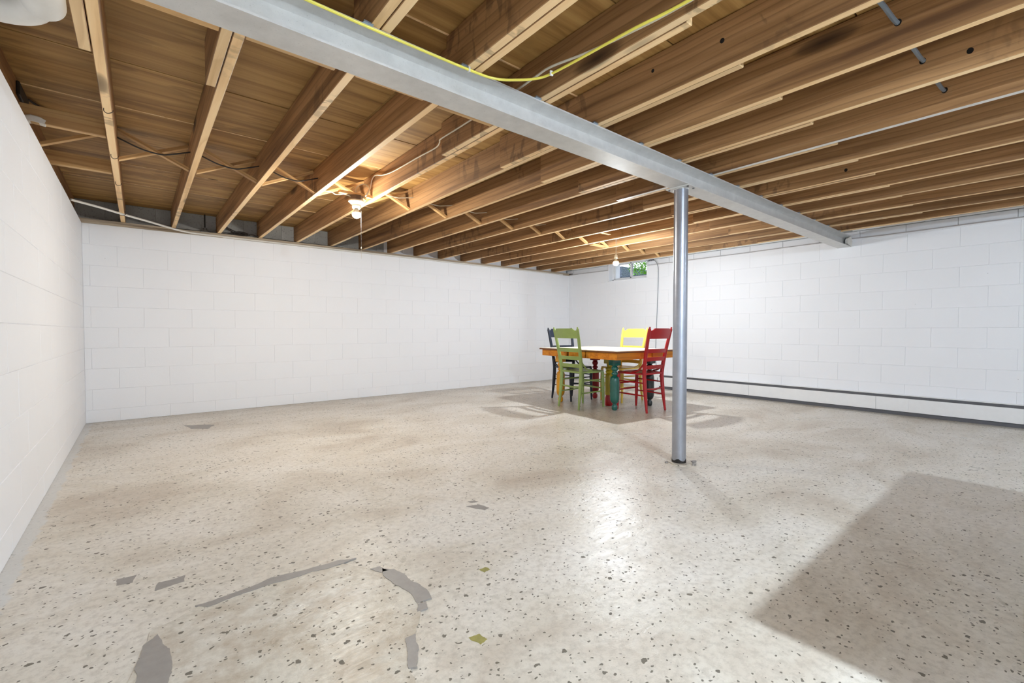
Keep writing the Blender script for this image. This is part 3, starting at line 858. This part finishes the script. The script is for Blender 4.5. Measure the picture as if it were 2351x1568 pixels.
# ------------------------------------------------------------------ chairs
def make_chair(name, mat, label, loc, rz, crest_mat=None):
    """local: sitter looks to +y, rear posts stand at y = 0"""
    t = thing(name, label, 'chair', loc, rz, 'painted ladder back chairs round the table')
    m = M[mat]
    post = lambda s: [(s * 0.172, -0.035, 0.0), (s * 0.166, -0.012, 0.18), (s * 0.164, 0.004, 0.36), (s * 0.166, 0.006, 0.44), (s * 0.174, -0.008, 0.56),
                      (s * 0.185, -0.038, 0.72), (s * 0.197, -0.074, 0.88), (s * 0.2005, -0.086, 0.93), (s * 0.202, -0.090, 0.948)]
    def at(z, s):
        P = smooth_path(post(s), 10)
        return min(P, key=lambda p: abs(p.z - z))
    for s in (-1, 1):
        P = smooth_path(post(s), 4)
        rr = []
        for p in P:
            z = p.z
            rr.append(0.012 + 0.010 * min(1, z / 0.25) if z < 0.5 else (0.022 - 0.0050 * (z - 0.5) / 0.4 if z < 0.925 else 0.0115 - (z - 0.925) * 0.2))
        G().tube(P, rr, 10).obj('back_post', m, t, smooth=True)
    def slat(z, h, bow, nm, notch=False):
        a, b = at(z, -1), at(z, 1)
        n = 12
        g = G(); base = len(g.v)
        th = 0.011
        for i in range(n + 1):
            u = i / n
            x = a.x + (b.x - a.x) * u
            y = a.y - bow * math.sin(PI * u)
            zt = h / 2
            if notch and (i <= 1 or i >= n - 1):
                zt = h / 2 - 0.024
            zb = -h / 2 - (0.0 if nm == 'crest_rail' else -0.004 * math.sin(PI * u))
            tilt = 0.26
            for (zz, yy) in ((zb, 0), (zt, 0), (zt, -th), (zb, -th)):
                g.v.append((x, y + yy - tilt * zz, z + zz))
        for i in range(n):
            for j in range(4):
                k = (j + 1) % 4
                g.f.append((i * 4 + j, i * 4 + k, (i + 1) * 4 + k, (i + 1) * 4 + j))
        g.f += [(0, 1, 2, 3), (n * 4 + 3, n * 4 + 2, n * 4 + 1, n * 4)]
        g.obj(nm, M[crest_mat] if crest_mat and notch else m, t, smooth=True)
    slat(0.876, 0.114, 0.022, 'crest_rail', True)
    slat(0.682, 0.048, 0.022, 'slat')
    slat(0.590, 0.046, 0.020, 'slat')
    slat(0.500, 0.046, 0.016, 'slat')
    # seat: frame with shallow caned panel
    ft, bk = 0.205, 0.160
    out = [(-bk, -0.012), (-0.195, 0.10), (-ft, 0.22), (-ft + 0.012, 0.345), (-0.17, 0.372), (0.17, 0.372), (ft - 0.012, 0.345), (ft, 0.22), (0.195, 0.10), (bk, -0.012)]
    inn = [(x * 0.72, 0.18 + (y - 0.18) * 0.70) for x, y in out]
    g = G(); n = len(out)
    g.v = [(x, y, 0.418) for x, y in out] + [(x, y, 0.436) for x, y in out] + [(x * 0.97, 0.18 + (y - 0.18) * 0.97, 0.440) for x, y in out] + [(x, y, 0.437) for x, y in inn] + [(x, y, 0.418) for x, y in inn]
    for i in range(n):
        k = (i + 1) % n
        for r in range(4):
            g.f.append((r * n + i, r * n + k, (r + 1) * n + k, (r + 1) * n + i))
        g.f.append((4 * n + i, 4 * n + k, k, i))
    g.obj('seat_frame', m, t, smooth=True)
    G().prism([(x * 1.03, 0.18 + (y - 0.18) * 1.03) for x, y in inn], 0.424, 0.433).obj('seat', m, t)
    # front legs and hip brackets
    for s in (-1, 1):
        G().tube([(s * 0.170, 0.355, 0.42), (s * 0.171, 0.357, 0.30), (s * 0.173, 0.362, 0.12), (s * 0.174, 0.366, 0.0)],
                 [0.018, 0.021, 0.017, 0.011], 10).obj('leg', m, t, smooth=True)
        G().tube(smooth_path([(s * 0.176, -0.012, 0.575), (s * 0.184, 0.022, 0.515), (s * 0.192, 0.075, 0.462), (s * 0.198, 0.15, 0.442)], 4),
                 [0.007] + [0.0095] * 11 + [0.007], 8).obj('hip_bracket', m, t, smooth=True)
        for z in (0.325, 0.185):
            p = at(z, s)
            G().tube([(p.x, p.y, z), (s * 0.171, 0.17, z + 0.004), (s * 0.172, 0.358, z + 0.008)], [0.007, 0.0095, 0.007], 8).obj('stretcher', m, t, smooth=True)
    for z in (0.30, 0.225):
        G().tube([(-0.172, 0.359, z), (-0.07, 0.362, z), (0, 0.362, z), (0.07, 0.362, z), (0.172, 0.359, z)], [0.007, 0.009, 0.012, 0.009, 0.007], 8).obj('stretcher', m, t, smooth=True)
    G().tube([(-0.166, -0.004, 0.262), (-0.08, -0.006, 0.255), (0, -0.006, 0.250), (0.08, -0.006, 0.255), (0.166, -0.004, 0.262)],
             [0.008, 0.010, 0.013, 0.010, 0.008], 8).obj('stretcher', m, t, smooth=True)
    return t

def face(dx, dy):
    return math.atan2(-dx, dy)
make_chair('ladder_back_chair', 'sage', 'sage green ladder back chair at the left side of the table', (3.918, 3.69, 0), math.radians(-94))
make_chair('ladder_back_chair', 'redp', 'red ladder back chair at the table end nearest the steel post', (4.467, 2.938, 0), math.radians(-1.5))
make_chair('ladder_back_chair', 'yelp', 'bright yellow ladder back chair on far side of the table', (5.048, 3.675, 0), math.radians(86))
make_chair('ladder_back_chair', 'navy', 'navy blue ladder back chair behind the sage green one, near the back wall', (4.480, 4.350, 0), math.radians(173))

# ------------------------------------------------------------------ cables, pipes and fittings
def cable(name, pts, r, mat, label, cat='cable', n=8, seg=8, **k):
    return tag(G().tube(smooth_path(pts, n), r, seg).obj(name, M[mat], smooth=True), label, cat, **k)

yc_pts = [(-0.3, 1.600, 1.990), (0.10, 1.598, 1.989), (0.416, 1.595, 1.988), (0.686, 1.597, 1.987), (1.083, 1.592, 1.988), (1.207, 1.577, 1.990), (1.286, 1.525, 1.991),
          (1.337, 1.47, 1.991), (1.365, 1.404, 1.993), (1.381, 1.214, 1.993), (1.394, 1.019, 1.994), (1.42, 0.80, 1.996), (1.43, 0.3, 1.996), (1.43, -0.5, 1.996)]
yl = thing('yellow_cable', 'yellow electrical cable running along steel beam then bending along a joist', 'cable')
G().tube(smooth_path(yc_pts, 8), 0.0052, 8).obj('sheath', M['yellowcable'], yl, smooth=True)
for (x, y, z, rz) in ((1.075, 1.594, 1.988, 0.1), (1.365, 1.402, 1.993, 1.4), ):
    G().box(-0.004, 0.004, -0.008, 0.008, -0.009, 0.012).obj('staple', M['plaster'], yl, (x, y, z), (0, 0, rz), bevel=0.002)
cable('white_cable', [(1.379, 1.651, 2.027), (1.372, 1.50, 2.028), (1.371, 1.409, 2.027), (1.405, 1.24, 2.020), (1.425, 1.052, 2.012), (1.44, 0.826, 2.008), (1.445, 0.3, 2.008), (1.445, -0.5, 2.008)],
      0.0048, 'whitecable', 'old off white cable running beside the bend of the yellow cable')

# cables through bored holes, right foreground
def hole_cable(k, y, z, label):
    x1 = NX(k) + 0.01; x0 = NX(k - 1) + 2 * JW + 0.01
    pts = [(x0 - 0.02, y + 0.02, z + 0.01), (x0 + 0.1, y + 0.012, z + 0.0), ((x0 + x1) / 2, y + 0.004, z - 0.006), (x1 - 0.06, y, z - 0.004), (x1, y - 0.004, z + 0.0)]
    cable('grey_cable', pts, 0.0085, 'greycable', label)
hole_cable(6, 0.445, 2.105, 'thick grey cable between joists at top right, topmost of three lengths')
hole_cable(7, 0.43, 2.105, 'thick grey cable between joists, middle of the three lengths at top right')
hole_cable(8, 0.415, 2.105, 'thick grey cable between joists, lowest of the three lengths at top right')

# wire sagging from joist to joist along the bridging
for k in range(0, 12):
    x0 = XK[k] + JW - 0.004; x1 = XK[k + 1] + 0.004
    yy = 3.76
    dark = k < 3
    if k == 3:
        continue
    sag = 0.055 if dark else 0.03
    lab = ['dark wire sagging between the first two free joists from the left wall', 'dark wire sagging between second and third joist from left wall',
           'dark wire sagging between third and fourth joist left of the near lamp'][k] if dark else \
          'thin pale wire looping in the %s joist bay right of the near lamp' % ['first', 'second', 'third', 'fourth', 'fifth', 'sixth', 'seventh', 'eighth'][k - 4]
    z = 2.108
    pts = [(x0, yy, z), (x0 + 0.12, yy, z - sag * .8), ((x0 + x1) / 2 + 0.03, yy, z - sag), (x1 - 0.1, yy, z - sag * .7), (x1, yy, z)]
    cable('ceiling_wire', pts, 0.0045 if dark else 0.0038, 'black' if dark else 'whitecable', lab, 'wire', 5, 6,
          **({} if dark else {'group': 'pale wires between the joists'}))

# lamp 1 feed cable with a loop, running up joist side towards the beam
cable('lamp_feed_cable', [(1.40, 3.69, 1.99), (1.402, 3.74, 2.05), (1.42, 3.755, 2.10), (1.448, 3.68, 2.11), (1.468, 3.62, 2.06), (1.440, 3.63, 2.0), (1.470, 3.66, 2.03),
                          (1.498, 3.67, 2.09), (1.505, 3.655, 2.150), (1.509, 3.595, 2.172), (1.512, 3.454, 2.138), (1.512, 3.256, 2.116), (1.512, 2.873, 2.106), (1.508, 2.62, 2.094),
                          (1.492, 2.54, 2.100), (1.470, 2.49, 2.098), (1.468, 2.30, 2.096), (1.468, 2.05, 2.096), (1.468, 1.80, 2.096)], 0.0045, 'whitecable',
      'pale cable looping at the near lamp box and running along a joist to the beam')
cable('lamp_feed_cable', [(1.36, 3.70, 1.99), (1.30, 3.72, 2.008), (1.24, 3.74, 2.0), (1.20, 3.72, 2.006), (1.13, 3.70, 2.001)], 0.0035, 'whitecable',
      'short pale cable from the near lamp box to the joist on its left')

# thin white pipe slanting from left wall to the back wall ledge and on along the sill
cable('white_pipe', [(-0.41, 5.15, 1.972), (-0.25, 5.30, 1.970), (-0.10, 5.47, 1.968), (0.10, 5.68, 1.966), (0.24, 5.84, 1.965), (0.36, 5.97, 1.966), (0.50, 6.045, 1.968), (0.8, 6.053, 1.969)], 0.0095, 'pvc',
      'thin white pipe slanting under the joists from left wall to back wall', 'pipe')
for (x, y, z) in ((-0.105, 5.47, 1.978),):
    cable('wire_hook', [(x - 0.02, y, 2.005), (x - 0.026, y, 1.985), (x - 0.016, y - .004, 1.958), (x + 0.008, y - .004, 1.953), (x + 0.028, y, 1.968), (x + 0.024, y, 2.0)], 0.0022, 'black',
          'dark wire hook holding the thin white pipe under a joist', 'hook')
for i, yy in enumerate((4.45, 3.78, 3.02)):
    x = -0.105
    cable('wire_hook', [(x - 0.012, yy + 0.01, 2.006), (x - 0.010, yy, 1.985), (x + 0.004, yy - 0.03, 1.968), (x + 0.022, yy - 0.04, 1.975), (x + 0.024, yy - 0.02, 1.992)], 0.0018, 'black',
          ['bent wire hook under the leftmost joist, nearest the back wall', 'bent wire hook under the leftmost joist, middle of three', 'wire hook under the leftmost joist, nearest the camera'][i], 'hook')
# flat conduit along the sill of the back wall
cable('sill_conduit', [(0.75, YB - 0.010, 1.966), (2.0, YB - 0.010, 1.965), (3.4, YB - 0.011, 1.964), (4.8, YB - 0.010, 1.964), (6.2, YB - 0.010, 1.963)], 0.0105, 'pvc',
      'pale conduit running along the top of the back wall', 'pipe', 4)
# conduit on the right wall
cd = thing('painted_conduit', 'white conduit along the top of the right wall above small blocks', 'pipe')
G().tube([(6.423, YB - 0.05, 2.072), (6.423, 3.3, 2.073), (6.423, 1.74, 2.074)], 0.014, 10).obj('conduit_run', M['white'], cd, smooth=True)
G().tube([(6.423, 1.60, 2.072), (6.423, 0.5, 2.073), (6.423, -1.5, 2.072)], 0.014, 10).obj('conduit_run', M['white'], cd, smooth=True)
for yy in (3.0, 0.95, -0.4):
    G().tube([(6.423, yy - 0.02, 2.073), (6.423, yy + 0.02, 2.073)], 0.0175, 10).obj('coupling', M['white'], cd, smooth=True)

# cord on the right wall down to the heater
cable('power_cord', [(6.37, 4.36, 2.032), (6.362, 4.30, 2.036), (6.36, 4.23, 2.036), (6.36, 4.165, 2.01), (6.368, 4.135, 1.95), (6.378, 4.128, 1.86), (6.380, 4.13, 1.60), (6.381, 4.145, 1.2), (6.381, 4.154, 0.97), (6.381, 4.165, 0.5), (6.378, 4.13, 0.214)],
      0.0042, 'greycable', 'grey cord dropping down the right wall from the window to the heater', 'cord')
cc = G()
for i in range(5):
    cc.tube([(6.362 + 0.006 * math.sin(a * PI / 4 + i), 4.29 - i * 0.022 + 0.01 * math.cos(a * PI / 4), 2.034 + 0.013 * math.sin(a * PI / 4 + .4 * i)) for a in range(9)], 0.003, 6)
tag(cc.obj('cord_coil', M['black'], smooth=True), 'small tangle of black cord at the upper right corner of the window', 'cord')
g = G()
for i in range(4):
    g.tube([(6.335 + 0.012 * math.sin(a * PI / 4 + i), 6.0 - i * 0.02 + 0.012 * math.cos(a * PI / 4), 1.968 + 0.012 * abs(math.sin(a * PI / 4 + .4 * i))) for a in range(9)], 0.004, 6)
tag(g.obj('cord_coil', M['black'], smooth=True), 'black cord knot in the far corner on top of the wall', 'cord')

# tangle of dark wire lying on the back sill
random.seed(11)
pts = []
for i in range(26):
    a = i * 1.9
    pts.append((0.93 + 0.085 * math.cos(a) + random.uniform(-.02, .02), 6.085 + 0.018 * math.sin(a * 1.3), 2.020 + 0.016 * math.sin(a) + random.uniform(0, .02)))
wt = thing('wire_tangle', 'tangle of dark wire lying on the sill at the top of the back wall', 'wire')
G().tube(smooth_path(pts, 4), 0.0042, 6).obj('wire_bundle', M['black'], wt, smooth=True)
G().tube(smooth_path([(0.93, 6.09, 2.03), (0.84, 6.10, 2.065), (0.79, 6.12, 2.10), (0.775, 6.14, 2.16)], 5), 0.0042, 6).obj('wire_end', M['black'], wt, smooth=True)
G().tube(smooth_path([(0.95, 6.09, 2.03), (0.87, 6.10, 2.05), (0.80, 6.11, 2.075), (0.77, 6.14, 2.12)], 5), 0.004, 6).obj('wire_end', M['black'], wt, smooth=True)
G().tube(smooth_path([(0.98, 6.085, 2.03), (1.06, 6.08, 2.03), (1.16, 6.075, 2.008), (1.5, 6.073, 2.006), (1.7, 6.07, 2.004), (2.1, 6.062, 2.0)], 5), 0.0035, 6).obj('wire_end', M['black'], wt, smooth=True)
G().tube(smooth_path([(0.30, 6.060, 2.000), (0.5, 6.058, 2.001), (0.68, 6.062, 2.006), (0.74, 6.075, 2.02), (0.80, 6.08, 2.02), (0.86, 6.085, 2.015)], 5), 0.004, 6).obj('wire_end', M['black'], wt, smooth=True)

# little threaded mount on the sill with dark strap
mt = thing('ceiling_mount', 'dark strap and galvanised cone standing on the back sill', 'bracket', (0.585, 6.09, 0))
G().box(-0.007, 0.007, -0.003, 0.003, 2.03, 2.195).obj('strap', M['rust'], mt)
G().lathe([(0.052, 1.996), (0.050, 2.003), (0.018, 2.012), (0.010, 2.028), (0.008, 2.05)], 16).obj('cone', M['galv'], mt, smooth=True)
G().tube([(-0.02, 0, 2.037), (0.02, 0, 2.037)], 0.003, 6).obj('pin', M['rust'], mt)
# dark bracket in the left bay
bk = thing('steel_bracket', 'dark steel bracket with flat rod at top of the left wall', 'bracket', (0, 0, 0))
G().box(-0.466, -0.452, 3.42, 3.68, 2.115, 2.185).obj('plate', M['rust'], bk, bevel=0.004)
G().bar([(-0.455, 3.66, 2.185), (-0.36, 3.90, 2.186)], 0.016, 0.004).obj('rod', M['rust'], bk)

# white pipe fitting at the top left
pf = thing('drain_pipe', 'white drain pipe elbow hanging in the top left corner of the ceiling', 'pipe', (0, 0, 0))
G().tube(smooth_path([(-0.395, 2.215, 1.965), (-0.33, 2.205, 1.962), (-0.27, 2.17, 1.962), (-0.235, 2.10, 1.964), (-0.225, 2.02, 1.970)], 6), 0.052, 24).obj('elbow', M['pvc'], pf, smooth=True)
G().tube([(-0.225, 2.11, 1.964), (-0.222, 2.04, 1.966), (-0.220, 1.98, 1.968)], 0.058, 28).obj('hub', M['pvc'], pf, smooth=True)
G().tube([(-0.220, 1.99, 1.968), (-0.219, 1.90, 1.970), (-0.218, 1.80, 1.971)], 0.046, 24).obj('pipe_run', M['pvc'], pf, smooth=True)
G().tube([(-0.35, 2.207, 1.963), (-0.398, 2.215, 1.966)], 0.058, 28).obj('hub', M['pvc'], pf, smooth=True)

# bit of galvanised duct in a joist bay beyond the beam
dk = thing('duct_piece', 'small galvanised duct piece between joists just above the steel beam', 'duct', (0, 0, 0))
G().box(2.95, 3.125, 1.80, 2.02, 2.045, 2.185).obj('duct_body', M['galv'], dk, bevel=0.003)
G().box(2.945, 3.13, 1.90, 1.907, 2.04, 2.19).obj('seam', M['chrome'], dk)

# broken wood round an opening near the far lamp
bp = thing('splintered_board', 'splintered pale board end hanging between joists above the far lamp', 'board', (4.68, 3.90, 0))
G().prism([(-0.16, -0.03), (0.10, -0.035), (0.16, 0.0), (0.11, 0.02), (0.14, 0.045), (-0.16, 0.04)], 2.012, 2.026).obj('board_end', M['lumberx'], bp)
G().bar([(-0.05, 0, 2.03), (0.10, 0.03, 2.10)], 0.03, 0.01).obj('splinter', M['lumberx'], bp)

# ------------------------------------------------------------------ folding work table outside the frame (its shadow falls into view)
ft = thing('work_table', 'grey folding work table standing behind and right of the camera', 'table', (2.14, -0.42, 0))
G().box(-0.70, 0.70, -0.43, 0.43, 0.725, 0.76).obj('tabletop', M['bench'], ft, bevel=0.006)
for sx in (-1, 1):
    for sy in (-1, 1):
        G().tube([(sx * 0.60, sy * 0.36, 0.726), (sx * 0.62, sy * 0.39, 0.0)], 0.014, 8).obj('leg', M['galv'], ft, smooth=True)
    G().tube([(sx * 0.612, -0.375, 0.25), (sx * 0.612, 0.375, 0.25)], 0.010, 8).obj('cross_bar', M['galv'], ft, smooth=True)
